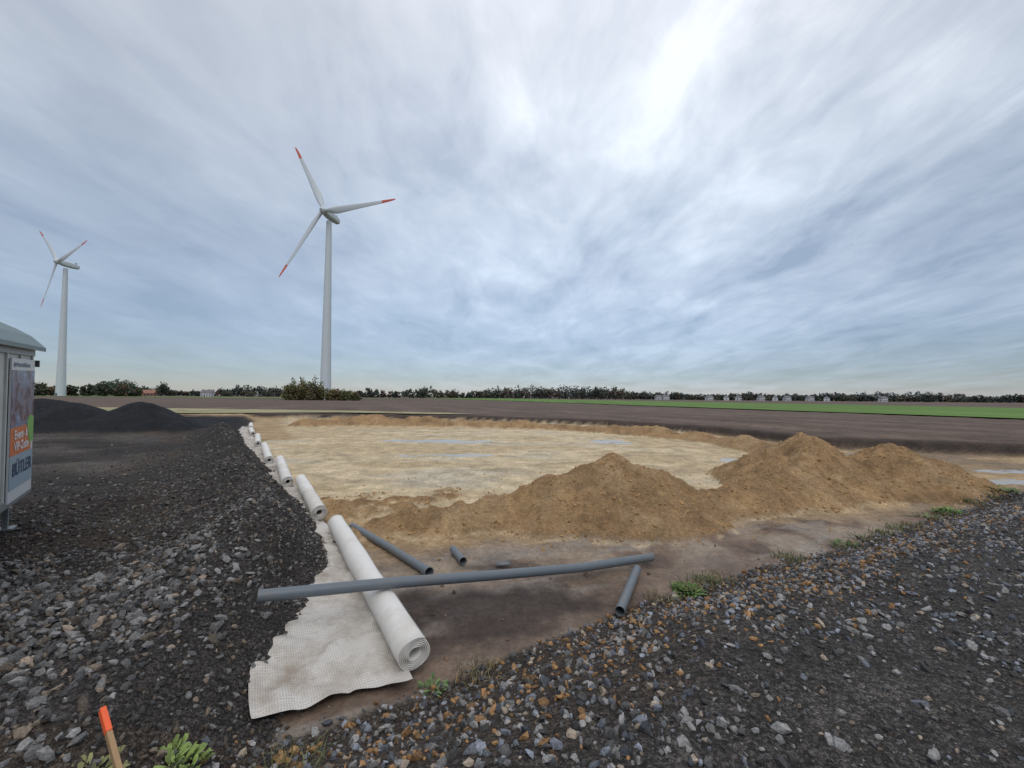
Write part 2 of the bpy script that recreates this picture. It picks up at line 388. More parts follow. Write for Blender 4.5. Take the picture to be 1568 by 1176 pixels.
x,y=sample(5000,-2,14,3,12); d=-sdist(x,y,Rtoe); k=(d<.0)&(d>-.7)&(rng.random(len(x))<np.exp(d/.16)*.8); x,y=x[k],y[k]
push(x,y,.006+.014*rng.random(len(x)),greys(len(x),.05,.25,1.5,.4))
rocks("gravel_embankment",np.concatenate(xx),np.concatenate(yy),np.concatenate(RR),np.concatenate(CC),stone)
x,y=sample(90000,-3,17,-1.5,13); d=-sdist(x,y,Rtoe)
k=(d>1.8)&(d<8)&(rng.random(len(x))<np.clip(.45+1.5*fbm(x*.88+y*.47,(y*.88-x*.47)*3,2.2,3,63),.06,1)*np.clip(1.2-.07*np.hypot(x,y),.1,1)); x,y=x[k],y[k]
rocks("road_gravel",x,y,.005+.017*rng.random(len(x))**2.0,greys(len(x),.05,.28,1.8,.2),stone)
# sand clods
x,y=sample(46000,-4.5,14,4,14.5); z,Dd=terrain(x,y)
k=(Dd['dL']<-.25)&(Dd['dR']<-.1)&(((Dd['hs']>.02)&(rng.random(len(x))<.45))|((Dd['hs']<=.02)&(Dd['hs']>0)&(rng.random(len(x))<.4))|(rng.random(len(x))<.02)); x,y=x[k],y[k]; hsk=Dd['hs'][k]
C=np.array([.345,.215,.103])*rng.uniform(.7,1.3,(len(x),1)); mud=(y-x*.25<6.6)&(hsk<.05); C[mud]=np.array([.16,.11,.08])*rng.uniform(.5,1.3,(mud.sum(),1))
rocks("sand_clods",x,y,.008+.036*rng.random(len(x))**3.0,C,attrmat("clod",.95,40,.3,.1),sink=.45,ang=.3)

# ------------------------------------------------------------------ geotextile
fabm,nt,b=newmat("geotextile")
tc=nt.n('ShaderNodeTexCoord').outputs['Object']
mp=nt.n('ShaderNodeMapping',i_Vector=tc,i_Rotation=(0,0,math.radians(-31)),i_Scale=(1,1,1)).outputs[0]
w1=nt.n('ShaderNodeTexWave',i_Vector=mp,i_Scale=16.0,i_Distortion=2.5,i_Detail=3.0,bands_direction='X').outputs[1]
w2=nt.n('ShaderNodeTexWave',i_Vector=mp,i_Scale=11.0,i_Distortion=3.0,i_Detail=3.0,bands_direction='Y').outputs[1]
nn=nt.n('ShaderNodeTexNoise',i_Vector=tc,i_Scale=2.2,i_Detail=8.0,i_Roughness=.7).outputs[0]
cc=nt.mix(nt.ramp(nn,[(.42,0),(.68,.9)]),(.60,.57,.52),(.30,.24,.185))
cc=nt.mix(nt.math('MULTIPLY',nt.math('MULTIPLY',w1,w2),.55),cc,(.24,.21,.18))
nt.t.links.new(cc,b.inputs['Base Color']); b.inputs['Roughness'].default_value=.9; b.inputs['Specular IOR Level'].default_value=.15
bp=nt.n('ShaderNodeBump',i_Height=nt.math('ADD',w1,w2),i_Strength=.35,i_Distance=.008)
nt.t.links.new(bp.outputs[0],b.inputs['Normal'])
perp=Vector((-.863,-.505,0))
us=np.linspace(0,38,500); us=us**1.35/38**.35; vs=np.linspace(-.02,1.2,60)
U,W=np.meshgrid(us,vs)
cl=[(-.90,3.86),(-3.25,7.85),(-5.75,11.6),(-8.3,15.4),(-11.4,19.9),(-14.4,24.3),(-17.5,28.6),(-20,33)]
cum=[0]
for a_,b_ in zip(cl[:-1],cl[1:]): cum.append(cum[-1]+math.dist(a_,b_))
ca=np.array(cl)
cx=np.interp(U,cum,ca[:,0]); cy=np.interp(U,cum,ca[:,1])
fx=cx+perp.x*W; fy=cy+perp.y*W
jag=fbm(W,W*0+3.3,.5,3,71)*.16*np.exp(-U/.25)
fx=fx+jag*-.5; fy=fy+jag*.86+.05*np.exp(-U/.2)*W
tz,_=terrain(fx.ravel(),fy.ravel()); tz=np.minimum(tz,.05).reshape(fx.shape)
fz=.03+np.maximum(tz,0)*.8+np.abs(fbm(U*1.0,W*1.0,.35,3,73))*.08+.012*np.maximum(0,np.sin(W*9+7*fbm(U,W,.6,2,74)))
n0,n1_=fx.shape; ii=np.arange(n0*n1_).reshape(n0,n1_)
FF=np.stack([ii[:-1,:-1],ii[:-1,1:],ii[1:,1:],ii[1:,:-1]],-1).reshape(-1,4)
fastmesh("geotextile_sheet",np.stack([fx.ravel(),fy.ravel(),fz.ravel()],-1),FF,fabm,smooth=True)

rollm=simple("geotextile_roll_white",(.70,.68,.64),.85,.06,5,.15,.2,dirt=(.50,.45,.38),dirtscale=1.5)
def roll(p0,p1,R=.155,turns=6):
    p0=Vector(p0);p1=Vector(p1);d=(p1-p0); L=d.length; d.normalize()
    u=d.cross(Vector((0,0,1))).normalized(); w=u.cross(d).normalized()
    n=turns*36; r0=.06; pitch=(R-r0)/turns
    seg=18; V=[];F=[]
    for s in range(seg+1):
        q=p0+d*(L*s/seg)
        for j in range(n+1):
            a=-2*math.pi*j/36+.9; r=r0+pitch*j/36
            e=.004*math.sin(s*1.3+a*2)+.004*math.sin(s*.7)
            jit=0
            if s in(0,seg): jit=.012*math.sin(j*.17)+.006*math.sin(j*.5)
            for rr in (r,r-pitch*.62):
                V.append(q+u*math.cos(a)*(rr+e)+w*(math.sin(a)*(rr+e)*.97)+d*jit)
    m=2*(n+1)
    for s in range(seg):
        o=s*m
        for j in range(n):
            a0=o+2*j
            F.append((a0,a0+2,a0+2+m,a0+m)); F.append((a0+1,a0+1+m,a0+3+m,a0+3))
        F.append((o+2*n,o+2*n+1,o+2*n+1+m,o+2*n+m))
    for o in (0,seg*m):
        for j in range(n):
            a0=o+2*j; F.append((a0,a0+1,a0+3,a0+2))
    return build("geotextile_roll",V,F,[rollm],True)
rz=.19
roll((-.85,3.93,rz),(-3.16,7.88,rz))
roll((-3.72,8.45,.22),(-5.62,11.6,.24))
roll((-5.92,11.5,.2),(-8.2,15.35,.22))
roll((-8.55,15.3,.2),(-11.3,19.8,.2))
roll((-11.95,20.4,.2),(-14.2,24.2,.22))
roll((-15.3,25.6,.2),(-17.3,28.7,.22))
roll((-18.2,30.2,.2),(-19.9,33,.25))

# ------------------------------------------------------------------ pipes
pipem=simple("pvc_grey",(.125,.145,.162),.42,.08,8,.03,.45,dirt=(.17,.15,.13),dirtscale=1.7)
def pipe(name,pts,r=.06,socket=None,mat=pipem):
    P=[Vector(p) for p in pts]; Q=[]
    for i in range(17):
        t=i/16
        k=t*(len(P)-1); a=min(int(k),len(P)-2); Q.append(P[a].lerp(P[a+1],k-a))
    N=24; V=[];F=[]
    rad=[r]*len(Q)
    if socket=='end':
        d=(Q[-1]-Q[-2]).normalized()
        Q=Q[:-1]+[Q[-1]-d*.14,Q[-1]-d*.11,Q[-1]]; rad=[r]*(len(Q)-2)+[r*1.16]*2
    rings=[(q,rr) for q,rr in zip(Q,rad)]
    inner=[(q,rr-.006) for q,rr in reversed(rings)]
    seq=rings+inner
    for i,(p,rr) in enumerate(seq):
        k=i if i<len(rings) else len(seq)-1-i
        d=(Q[min(k+1,len(Q)-1)]-Q[max(k-1,0)]).normalized()
        u=d.cross(Vector((0,0,1))).normalized(); w=u.cross(d)
        for j in range(N):
            a=2*math.pi*j/N; V.append(p+(u*math.cos(a)+w*math.sin(a))*rr)
    M=len(seq)
    for i in range(M):
        i2=(i+1)%M
        for j in range(N): F.append((i*N+j,i*N+(j+1)%N,i2*N+(j+1)%N,i2*N+j))
    ob=build(name,V,F,[mat],True)
    ob.data.set_sharp_from_angle(angle=math.radians(40))
    return ob
pipe("drainage_pipe",[(-2.50,4.33,.51),(-1.35,4.885,.41),(-.2,5.44,.28),(1.0,6.02,.16),(2.13,6.57,.11)],.060)
pipe("drainage_pipe",[(-2.95,8.1,.075),(-1.9,6.95,.07),(-1.12,6.02,.075)],.060,socket='end')
pipe("drainage_pipe",[(1.80,6.2,.075),(1.25,4.98,.075)],.058)
pipe("drainage_pipe",[(-.92,6.95,.075),(-.70,6.45,.07)],.058)
V=[];F=[]
for s in (0,1):
    for rr in (.06,.054):
        for j in range(8):
            a=math.radians(25+130*j/7); V.append((-.22+(.16+.03*math.sin(j*2))*s+.01*j*s, 6.42+rr*math.cos(a)+.05*s, .012+rr*math.sin(a)))
for j in range(7):
    F+=[(j,j+1,17+j,16+j),(8+j,24+j,25+j,9+j),(j,8+j,9+j,j+1),(16+j,17+j,25+j,24+j)]
F+=[(0,16,24,8),(7,15,31,23)]
build("pipe_fragment",V,F,[pipem],True)

# ------------------------------------------------------------------ wind turbines
tw=simple("turbine_paint",(.56,.60,.62),.5,.03,.3,0,.3); red=simple("turbine_red",(.58,.12,.08),.5,.05)
dkg=simple("turbine_dark",(.12,.13,.14),.5)
def turbine(x,y,hub,R,facing,angs,tilt=5):
    root=empty("wind_turbine",(x,y,0))
    f=Vector((facing[0],facing[1],0)).normalized(); s=Vector((-f.y,f.x,0))
    if s.x<0: s=-s
    fz=(f*math.cos(math.radians(tilt))+Vector((0,0,math.sin(math.radians(tilt))))).normalized()
    up=(Vector((0,0,1))-fz*fz.z).normalized()
    mb=MB()
    pr=[(0,3.1),(hub*.1,2.75),(hub*.3,2.35),(hub*.6,1.9),(hub*.965,1.35)]
    mb.tube([(0,0,z) for z,_ in pr],[r for _,r in pr],0,32)
    mb.box((0,-3.15,1.6),(1.0,.5,2.4),1)
    mb.obj("tower",[tw,dkg],True,root).data.set_sharp_from_angle(angle=math.radians(50))
    H=Vector((0,0,hub))
    mb=MB()
    prof=[(-8.2,.8),(-7.6,1.5),(-4,2.0),(0,2.1),(2.2,1.95),(3.2,1.7),(3.6,1.5)]
    V=[];F=[];N=20
    for a,r in prof:
        for j in range(N):
            t=2*math.pi*j/N; c_,s_=math.cos(t),math.sin(t)
            e=.55
            V.append(H+fz*a+s*(math.copysign(abs(c_)**e,c_)*r*.95)+up*(math.copysign(abs(s_)**e,s_)*r))
    for k in range(len(prof)-1):
        for j in range(N): F.append((k*N+j,k*N+(j+1)%N,(k+1)*N+(j+1)%N,(k+1)*N+j))
    F+= [tuple(range(N)),tuple(range((len(prof)-1)*N,len(prof)*N))]
    mb.add(V,F,0)
    mb.box(H-fz*6.5+up*2.4,(.25,.25,1.4),1); mb.box(H-fz*5.6+up*2.3,(.9,.4,.8),1)
    mb.obj("nacelle",[tw,dkg],False,root)
    mb=MB()
    mb.tube([H+fz*a for a in (3.7,4.4,5.4,6.2,6.8,7.0)],[1.7,2.0,1.95,1.5,.8,.2],0,20)
    mb.obj("hub",[tw],True,root)
    C=H+fz*5.1
    for bi,ang in enumerate(angs):
        a=math.radians(ang); rd=s*math.cos(a)+up*math.sin(a); td=(-s*math.sin(a)+up*math.cos(a))
        st=[(0.03,2.1,.95),(.07,2.1,.9),(.14,3.5,.42),(.2,4.1,.28),(.3,3.7,.22),(.45,3.0,.17),(.6,2.45,.15),(.75,2.0,.13),(.815,1.75,.12),(.816,1.75,.12),(.9,1.35,.12),(.95,1.1,.12),(.99,.6,.12),(1.0,.2,.2)]
        V=[];F=[];M=[];N=14
        for q,ch,th in st:
            ch=ch*R/44; tws=math.radians(16*(1-q)**2+3)
            cd=(td*math.cos(tws)+fz*math.sin(tws)); nd=cd.cross(rd).normalized()
            cen=C+rd*(q*R)-td*(ch*.22)+fz*(q*q*1.2)
            for j in range(N):
                t=2*math.pi*j/N
                V.append(cen+cd*(math.cos(t)*ch/2)+nd*(math.sin(t)*ch*th/2*(1.0+.3*math.cos(t))))
        for k in range(len(st)-1):
            for j in range(N):
                F.append((k*N+j,k*N+(j+1)%N,(k+1)*N+(j+1)%N,(k+1)*N+j)); M.append(1 if st[k][0]>=.816 else 0)
        F.append(tuple(range((len(st)-1)*N,len(st)*N))); M.append(1)
        build("blade_%d"%(bi+1),V,F,[tw,red],True,root,M)
    return root
turbine(-99.5,230,100,42.5,(-.22,-.97),(118,2,238))
turbine(-337,322,100,36,(-.30,-.95),(134,20,257))

# ------------------------------------------------------------------ vegetation far
leafm=attrmat("foliage",.95,.8,0,.05,(.7,1.3))
def leafcloud(cen,rad,n,size,col,V,F,C,dark=.6):
    k=rng.integers(5,9)
    sub=rng.normal(size=(k,3)); sub/=np.linalg.norm(sub,axis=1)[:,None]; sub*=rng.uniform(.25,.72,(k,1))
    w=rng.integers(0,k,n)
    p=rng.normal(size=(n,3)); p/=np.linalg.norm(p,axis=1)[:,None]; p*=rng.random((n,1))**.45*.48
    p=p+sub[w]
    P=np.asarray(cen)+p*np.asarray(rad)
    a=rng.normal(size=(n,3)); a/=np.linalg.norm(a,axis=1)[:,None]
    b_=np.cross(a,rng.normal(size=(n,3))); b_/=np.linalg.norm(b_,axis=1)[:,None]
    s=size*rng.uniform(.5,1.2,(n,1))
    q=np.stack([P-a*s-b_*s*.6,P+a*s-b_*s*.5,P+a*s*.8+b_*s*.6,P-a*s*.9+b_*s*.5],1)
    o=sum(len(v) for v in V)
    V.append(q.reshape(-1,3)); F.append(np.arange(4*n).reshape(n,4)+o)
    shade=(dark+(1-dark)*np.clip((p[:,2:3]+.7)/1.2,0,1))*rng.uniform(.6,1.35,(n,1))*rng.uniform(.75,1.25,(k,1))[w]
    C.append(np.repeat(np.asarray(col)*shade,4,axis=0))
def trunkmesh(x,y,z0,h,r,V,F,C):
    o=sum(len(v) for v in V); n=5; P=[]
    for zz,rr in ((z0,r),(z0+h,r*.5)):
        for j in range(n): P.append((x+rr*math.cos(j*1.2566),y+rr*math.sin(j*1.2566),zz))
    V.append(np.array(P)); F.append(np.array([(j,(j+1)%n,n+(j+1)%n,n+j) for j in range(n)])+o); C.append(np.tile([.07,.06,.05],(2*n,1)))
pal=[(.06,.075,.035),(.075,.09,.04),(.10,.095,.04),(.14,.10,.04),(.15,.09,.045),(.07,.07,.04),(.06,.07,.035)]
def belt(name,pts,spacing,hfun,n=90,size=1.6,depth=30,zb=0.3,haze=0.0):
    V=[];F=[];C=[]
    for (ax,ay),(bx,by) in zip(pts[:-1],pts[1:]):
        L=math.hypot(bx-ax,by-ay); m=int(L/spacing)
        for k in range(m):
            t=(k+rng.random())/m; dd=rng.random()*depth
            x=ax+(bx-ax)*t; y=ay+(by-ay)*t; q=math.hypot(x,y); x+=x/q*dd; y+=y/q*dd
            h=hfun(x/y if y>1 else 9)*rng.uniform(.72,1.05)
            if h<1: continue
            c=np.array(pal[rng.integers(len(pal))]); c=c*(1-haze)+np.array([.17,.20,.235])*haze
            w=max(h*rng.uniform(.42,.62),spacing*.8)
            trunkmesh(x,y,zb,h*.5,.3,V,F,C)
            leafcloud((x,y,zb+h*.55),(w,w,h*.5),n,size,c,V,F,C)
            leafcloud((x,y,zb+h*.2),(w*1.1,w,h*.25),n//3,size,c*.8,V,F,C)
    return fastmesh(name,np.concatenate(V),np.concatenate(F),leafm,np.concatenate(C))
def hf(s):
    u=784+660*s
    if u<560: return 11
    if u<760: return 12+2*math.sin(u*.06)
    if u<960: return 19+3*math.sin((u-760)/200*math.pi)+1*math.sin(u*.09)
    if u<1010: return 13
    return 10.5+2*math.sin(u*.045)+1.2*math.sin(u*.11)
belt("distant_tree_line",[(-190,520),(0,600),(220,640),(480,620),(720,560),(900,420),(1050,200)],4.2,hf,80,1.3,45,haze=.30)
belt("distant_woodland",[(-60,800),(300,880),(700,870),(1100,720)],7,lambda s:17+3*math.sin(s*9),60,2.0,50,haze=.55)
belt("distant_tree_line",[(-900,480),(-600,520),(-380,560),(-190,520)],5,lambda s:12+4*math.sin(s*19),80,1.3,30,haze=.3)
belt("hedgerow",[(-430,300),(-330,330),(-292,340)],4.0,lambda s:10.0,110,1.0,10,haze=.15)
V=[];F=[];C=[]
for k in range(40):
    t=rng.random(); x=-101+33*t; y=190+rng.uniform(-5,6)
    h=(7.6+2.2*math.cos((t-.28)*5.2)-.8*t)*rng.uniform(.72,1.12)
    c=np.array([(.18,.165,.08),(.13,.14,.065),(.20,.165,.09),(.15,.13,.08)][rng.integers(4)])
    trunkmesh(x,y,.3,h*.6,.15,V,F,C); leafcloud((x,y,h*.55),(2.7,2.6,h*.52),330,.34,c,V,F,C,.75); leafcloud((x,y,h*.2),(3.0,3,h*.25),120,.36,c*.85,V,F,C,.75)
fastmesh("bush_thicket",np.concatenate(V),np.concatenate(F),leafm,np.concatenate(C))
def tree(x,y,h,w,col,name="broadleaf_tree",n=900):
    V=[];F=[];C=[]
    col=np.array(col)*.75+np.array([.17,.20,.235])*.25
    trunkmesh(x,y,.3,h*.5,.4,V,F,C)
    for k in range(5):
        an=k*1.256; trunkmesh(x+.2*w*math.cos(an),y+.2*w*math.sin(an),h*.35,h*.35,.15,V,F,C)
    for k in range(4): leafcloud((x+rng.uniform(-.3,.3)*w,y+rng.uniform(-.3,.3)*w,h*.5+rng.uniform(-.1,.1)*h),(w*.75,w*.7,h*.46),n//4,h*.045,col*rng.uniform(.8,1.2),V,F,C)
    fastmesh(name,np.concatenate(V),np.concatenate(F),leafm,np.concatenate(C))
for (u,yy_,h,w,cc_) in [(158,400,16,11,(.07,.09,.04)),(178,405,18,13,(.075,.10,.04)),(198,398,15.5,10,(.08,.095,.04)),(246,410,14,9,(.07,.085,.04)),(236,400,9,8,(.10,.10,.04)),(262,430,9,7,(.08,.085,.04)),
                    (380,460,9,9,(.12,.105,.05)),(350,470,8,8,(.09,.095,.045)),(410,450,9,9,(.10,.10,.05)),(320,480,8,7,(.13,.10,.05)),(648,520,14,7,(.08,.085,.04)),(690,530,13,9,(.13,.09,.04)),(915,560,18,8,(.07,.08,.04)),(1420,520,14,10,(.065,.07,.04)),
                    (1060,590,9,8,(.08,.085,.04)),(1146,585,8,7,(.10,.09,.04)),(1225,565,9,8,(.07,.08,.04)),(1300,545,9,9,(.09,.09,.04)),(1098,590,6,6,(.08,.09,.04)),(1176,580,6,6,(.12,.09,.04))]:
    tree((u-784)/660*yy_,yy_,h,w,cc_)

# houses
wall_w=simple("render_white",(.58,.59,.59),.8,.05,.5); wall_b=simple("brick_red",(.30,.15,.12),.85,.1,1); roofd=simple("roof_dark",(.15,.14,.145),.7); roofr=simple("roof_tile",(.28,.13,.09),.7); glass=simple("window_dark",(.06,.07,.08),.3)
def house(x,y,w,d,h,rot,name,wall,roof):
    mb=MB(); R=Matrix.Rotation(rot,3,'Z'); o=Vector((x,y,.3))
    T=lambda p:R@Vector(p)+o
    mb.box(T((0,0,h/2)),(w,d,h),0,R)
    rh=d*.42; e=.5
    V=[T(p) for p in [(-w/2-e,-d/2-e,h-.1),(w/2+e,-d/2-e,h-.1),(w/2+e,d/2+e,h-.1),(-w/2-e,d/2+e,h-.1),(-w/2-e,0,h+rh),(w/2+e,0,h+rh)]]
    mb.add(V,[(0,1,5,4),(2,3,4,5),(0,3,2,1)],1); 
    V=[T(p) for p in [(-w/2,-d/2,h),(-w/2,d/2,h),(-w/2,0,h+rh-.4),(w/2,-d/2,h),(w/2,d/2,h),(w/2,0,h+rh-.4)]]
    mb.add(V,[(0,1,2),(3,5,4)],0)
    for sgn in(-1,1):
        for k in range(4):
            if k==1: mb.box(T((-w*.375+k*w*.25,sgn*(d/2+.03),1.1)),(1.1,.1,2.2),2,R)
            else: mb.box(T((-w*.375+k*w*.25,sgn*(d/2+.03),1.6)),(1.3,.1,1.3),2,R)
            if h>4.5: mb.box(T((-w*.375+k*w*.25,sgn*(d/2+.03),4.1)),(1.2,.1,1.2),2,R)
        mb.box(T((sgn*(w/2+.03),0,1.6)),(.1,1.3,1.3),2,R); mb.box(T((sgn*(w/2+.03),0,h)),(.1,1.1,1.2),2,R)
    mb.box(T((w*.2,.3,h+rh)),(.7,.7,1.6),1,R)
    mb.obj(name,[wall,roof,glass])
for (u,Y_,w,h,rt) in [(1008,620,8,4.5,.2),(1019,622,9,5,.1),(1086,610,9,5,.4),(1112,605,8,5,1.2),(1131,615,7,5.5,.7),(1165,600,8,5,.2),(1187,595,7,5.5,1.0),(1205,600,8,5,.1),(1240,580,8,5,.3),(1266,570,7,5,.9),(1352,560,8,5,.2)]:
    house((u-784)/660*Y_,Y_,w,6.5,h*.9,rt,"white_house",wall_w,roofd)
for (u,Y_,w,h,rt) in [(190,350,11,3.2,.5),(206,352,8,3.2,.2),(228,380,10,3,.3)]:
    house((u-784)/660*Y_,Y_,w,7,h,rt,"brick_house",wall_b,roofr)
house((318-784)/660*470,470,10,8,4,.2,"white_house",wall_w,roofd)

# ------------------------------------------------------------------ site trailer
troot=empty("site_trailer",(-7.35,6.6,1.0))
troot.rotation_euler=(0,math.radians(1.8),math.atan2(-.8,.6))
wallm=simple("trailer_wall",(.50,.51,.48),.5,.06,2,0,.4,dirt=(.36,.35,.31)); roofm=simple("trailer_roof",(.15,.20,.20),.5,.1,3); frm=simple("trailer_frame",(.30,.31,.31),.5,.1,metal=.6); rub=simple("tyre_rubber",(.03,.03,.03),.8)
L,Wd,Hh=5.2,2.3,2.16
mb=MB(); mb.box((L/2,-Wd/2,Hh/2),(L,Wd,Hh),0)
for k in range(10):
    mb.box((.04+k*(L-.08)/9,.012,Hh/2),(.05,.022,Hh-.01),0)
for k in range(5): mb.box((-.012,-.1-k*(Wd-.2)/4,Hh/2),(.022,.05,Hh-.01),0)
mb.box((L/2,.016,.05),(L+.04,.03,.1),1); mb.box((L/2,.016,Hh-.05),(L+.04,.03,.1),1)
mb.box((-.016,-Wd/2,.05),(.03,Wd,.1),1)
mb.obj("body",[wallm,frm],parent=troot)
V=[];F=[];n=16
for xx_ in(-.14,L+.14):
    for k in range(n+1):
        a=k/n; yy2=.12-(Wd+.24)*a; zz=Hh-.02+.54*math.sin(math.pi*a)**.7
        V.append((xx_,yy2,zz)); V.append((xx_,yy2,zz+.06))
m=2*(n+1)
for k in range(n):
    F+=[(2*k+1,2*k+3,m+2*k+3,m+2*k+1),(2*k,m+2*k,m+2*k+2,2*k+2),(2*k,2*k+2,2*k+3,2*k+1),(m+2*k,m+2*k+1,m+2*k+3,m+2*k+2)]
F+=[(0,1,m+1,m),(2*n,m+2*n,m+2*n+1,2*n+1)]
build("roof",V,F,[roofm],False,troot)
V=[];F=[]
for xx_ in(.0,L):
    V.append((xx_,-Wd/2,Hh-.01)); o=len(V)-1
    for k in range(n+1):
        a=k/n; V.append((xx_,.0-Wd*a,Hh-.02+.50*math.sin(math.pi*a)**.8))
    for k in range(n): F.append((o,o+1+k,o+2+k))
build("gable",V,F,[wallm],False,troot)
mb=MB()
mb.box((L/2,-.35,-.08),(L,.1,.14),0); mb.box((L/2,-Wd+.35,-.08),(L,.1,.14),0)
for xx_ in(.3,L-.3):
    for y2 in(-.15,-Wd+.15):
        mb.box((xx_,y2,-.24),(.06,.06,.44),0); mb.box((xx_,y2,-.455),(.2,.2,.03),0)
mb.tube([(.0,-Wd/2,-.1),(-1.2,-Wd/2,-.15)],.04,0,10)
for xx_ in(1.3,L-1.3):
    mb.tube([(xx_,-.2,-.2),(xx_,-Wd+.2,-.2)],.04,0,10)
    for y2 in(-.22,-Wd+.22):
        mb.tube([(xx_,y2-.1,-.2),(xx_,y2-.08,-.2),(xx_,y2+.08,-.2),(xx_,y2+.1,-.2)],[.2,.25,.25,.2],1,24)
mb.obj("chassis",[frm,rub],parent=troot)
mb=MB(); mb.box((-.05,.04,1.95),(.06,.06,.10),0); mb.obj("marker_lamp",[simple("lamp_dark",(.05,.05,.05))],parent=troot)
pw0,pw1=.06,1.12; z0,z1=.06,2.0
def quad(x0,x1,z0_,z1_,yy2): return [(x0,yy2,z0_),(x1,yy2,z0_),(x1,yy2,z1_),(x0,yy2,z1_)]
mb=MB()
mb.box(((pw0+pw1)/2,.035,(z0+z1)/2),(pw1-pw0,.02,z1-z0),0)
mb.add(quad(pw0+.01,pw1-.01,z0+.16,z0+.62,.0490),[(0,3,2,1)],1)
mb.add(quad(pw0+.12,pw1-.01,z0+.62,z0+1.0,.0490),[(0,3,2,1)],2)
mb.add(quad(pw0+.01,pw1-.01,z0+1.0,z1-.16,.0490),[(0,3,2,1)],3)
mb.add([(pw0+.01,.0520,z0+.74),(pw0+.2,.0520,z0+.72),(pw0+.34,.0520,z0+1.05),(pw0+.2,.0520,z0+1.14),(pw0+.01,.0520,z0+1.1)],[(0,4,3,2,1)],4)
pic,nt,b=newmat("poster_picture"); tc=nt.n('ShaderNodeTexCoord').outputs['Object']
n=nt.n('ShaderNodeTexNoise',i_Vector=tc,i_Scale=5.0,i_Detail=5.0,i_Distortion=.8).outputs[0]
nt.t.links.new(nt.ramp(n,[(.3,(.03,.02,.05)),(.44,(.10,.05,.10)),(.52,(.22,.19,.24)),(.6,(.08,.13,.28)),(.72,(.40,.46,.56))]),b.inputs['Base Color']); b.inputs['Roughness'].default_value=.3
mb.obj("poster",[simple("poster_white",(.6,.6,.6),.4,.02),simple("poster_greyblue",(.30,.38,.44),.4,.02),simple("poster_orange",(.60,.16,.05),.4,.02),pic,simple("poster_green",(.18,.42,.10),.4,.02)],parent=troot)
def text(body,x,z,size,mat,name,ext=.0):
    cu=bpy.data.curves.new(name,'FONT'); cu.body=body; cu.size=size; cu.materials.append(mat); cu.offset=.004
    o=bpy.data.objects.new(name,cu); COL.objects.link(o); o.parent=troot
    o.rotation_euler=(math.radians(90),0,math.radians(180)); o.location=(x,.0555,z)
wt=simple("ink_white",(.75,.75,.75),.4,.02); nv=simple("ink_navy",(.04,.07,.14),.4,.02)
text("Event- &",pw1-.16,z0+.84,.17,wt,"lettering_line_1"); text("VIP-Zelte",pw1-.16,z0+.68,.17,wt,"lettering_line_2")
text("BÜTLER",pw1-.12,z0+.34,.25,nv,"lettering_name"); text("Ihr Partner für Events",pw1-.08,z1-.11,.08,nv,"lettering_top")

# ------------------------------------------------------------------ stake
mb=MB()
p0=Vector((-1.66,2.06,.26)); p1=Vector((-2.235,2.42,.77)); dd=(p1-p0).normalized()
q=dd.to_track_quat('Z','X').to_matrix()
Ls=(p1-p0).length
mb.box(p0+dd*(Ls*.42),(.045,.025,Ls*.84),0,q); mb.box(p0+dd*(Ls*.92),(.047,.027,Ls*.16),1,q)
ob=mb.obj("survey_stake",[simple("raw_wood",(.36,.23,.12),.8,.2,30,.3),simple("spray_orange",(.85,.13,.04),.6,.08,20)])
bv=ob.modifiers.new("b",'BEVEL'); bv.width=.003

# ------------------------------------------------------------------ small plants
wl=attrmat("weed_leaf",.6,30,0,.3,(.8,1.2))
def plant(name,x,y,r,n,ll,col,upr=.8):
    z,_=terrain(np.array([x]),np.array([y])); z=float(z[0]); V=[];F=[];C=[]
    for k in range(n):
        a=rng.random()*6.283; rr=r*rng.random()**.7; bx,by=x+rr*math.cos(a)*.8,y+rr*math.sin(a)*.8
        out=Vector((math.cos(a+rng.normal()*.6),math.sin(a+rng.normal()*.6),0)); L_=ll*rng.uniform(.5,1.2); w=L_*rng.uniform(.14,.26)
        el=rng.uniform(.2,1.3)*upr; d=out*math.cos(el)+Vector((0,0,math.sin(el))); sd=out.cross(Vector((0,0,1)))
        base=Vector((bx,by,z+rng.random()*ll*.5-.01)); m=base+d*L_*.5; t=base+d*L_-Vector((0,0,L_*.22))
        o=len(V); V+=[base,m-sd*w,m+sd*w,t,base+d*L_*.8-sd*w*.6,base+d*L_*.8+sd*w*.6]
        F+=[(o,o+1,o+2),(o+1,o+4,o+5,o+2),(o+4,o+3,o+5)]
        cc_=np.array(col)*rng.uniform(.45,1.4); C+=[cc_]*6
    build(name,V,F,[wl],True,cols=np.array(C))
G1=(.11,.18,.045);G2=(.19,.26,.07)
plant("weed_plant",-2.08,2.72,.19,200,.085,G2)
plant("weed_plant",-1.78,2.55,.17,140,.075,(.17,.22,.07))
plant("weed_plant",-2.3,2.4,.2,80,.08,(.22,.22,.09))
plant("weed_plant",-.66,3.80,.12,80,.06,(.13,.2,.07))
plant("weed_plant",2.28,5.62,.20,220,.10,G1)
plant("weed_plant",2.75,5.95,.2,60,.08,(.14,.14,.07))
plant("weed_plant",5.7,7.35,.3,90,.10,(.10,.13,.05))
plant("weed_plant",6.3,7.75,.25,40,.10,(.12,.13,.06))
plant("weed_plant",9.6,9.55,.3,130,.12,(.12,.20,.05))
plant("weed_plant",8.8,9.2,.3,60,.10,(.12,.16,.06))
plant("weed_plant",12.6,11.1,.35,110,.13,(.11,.15,.05))
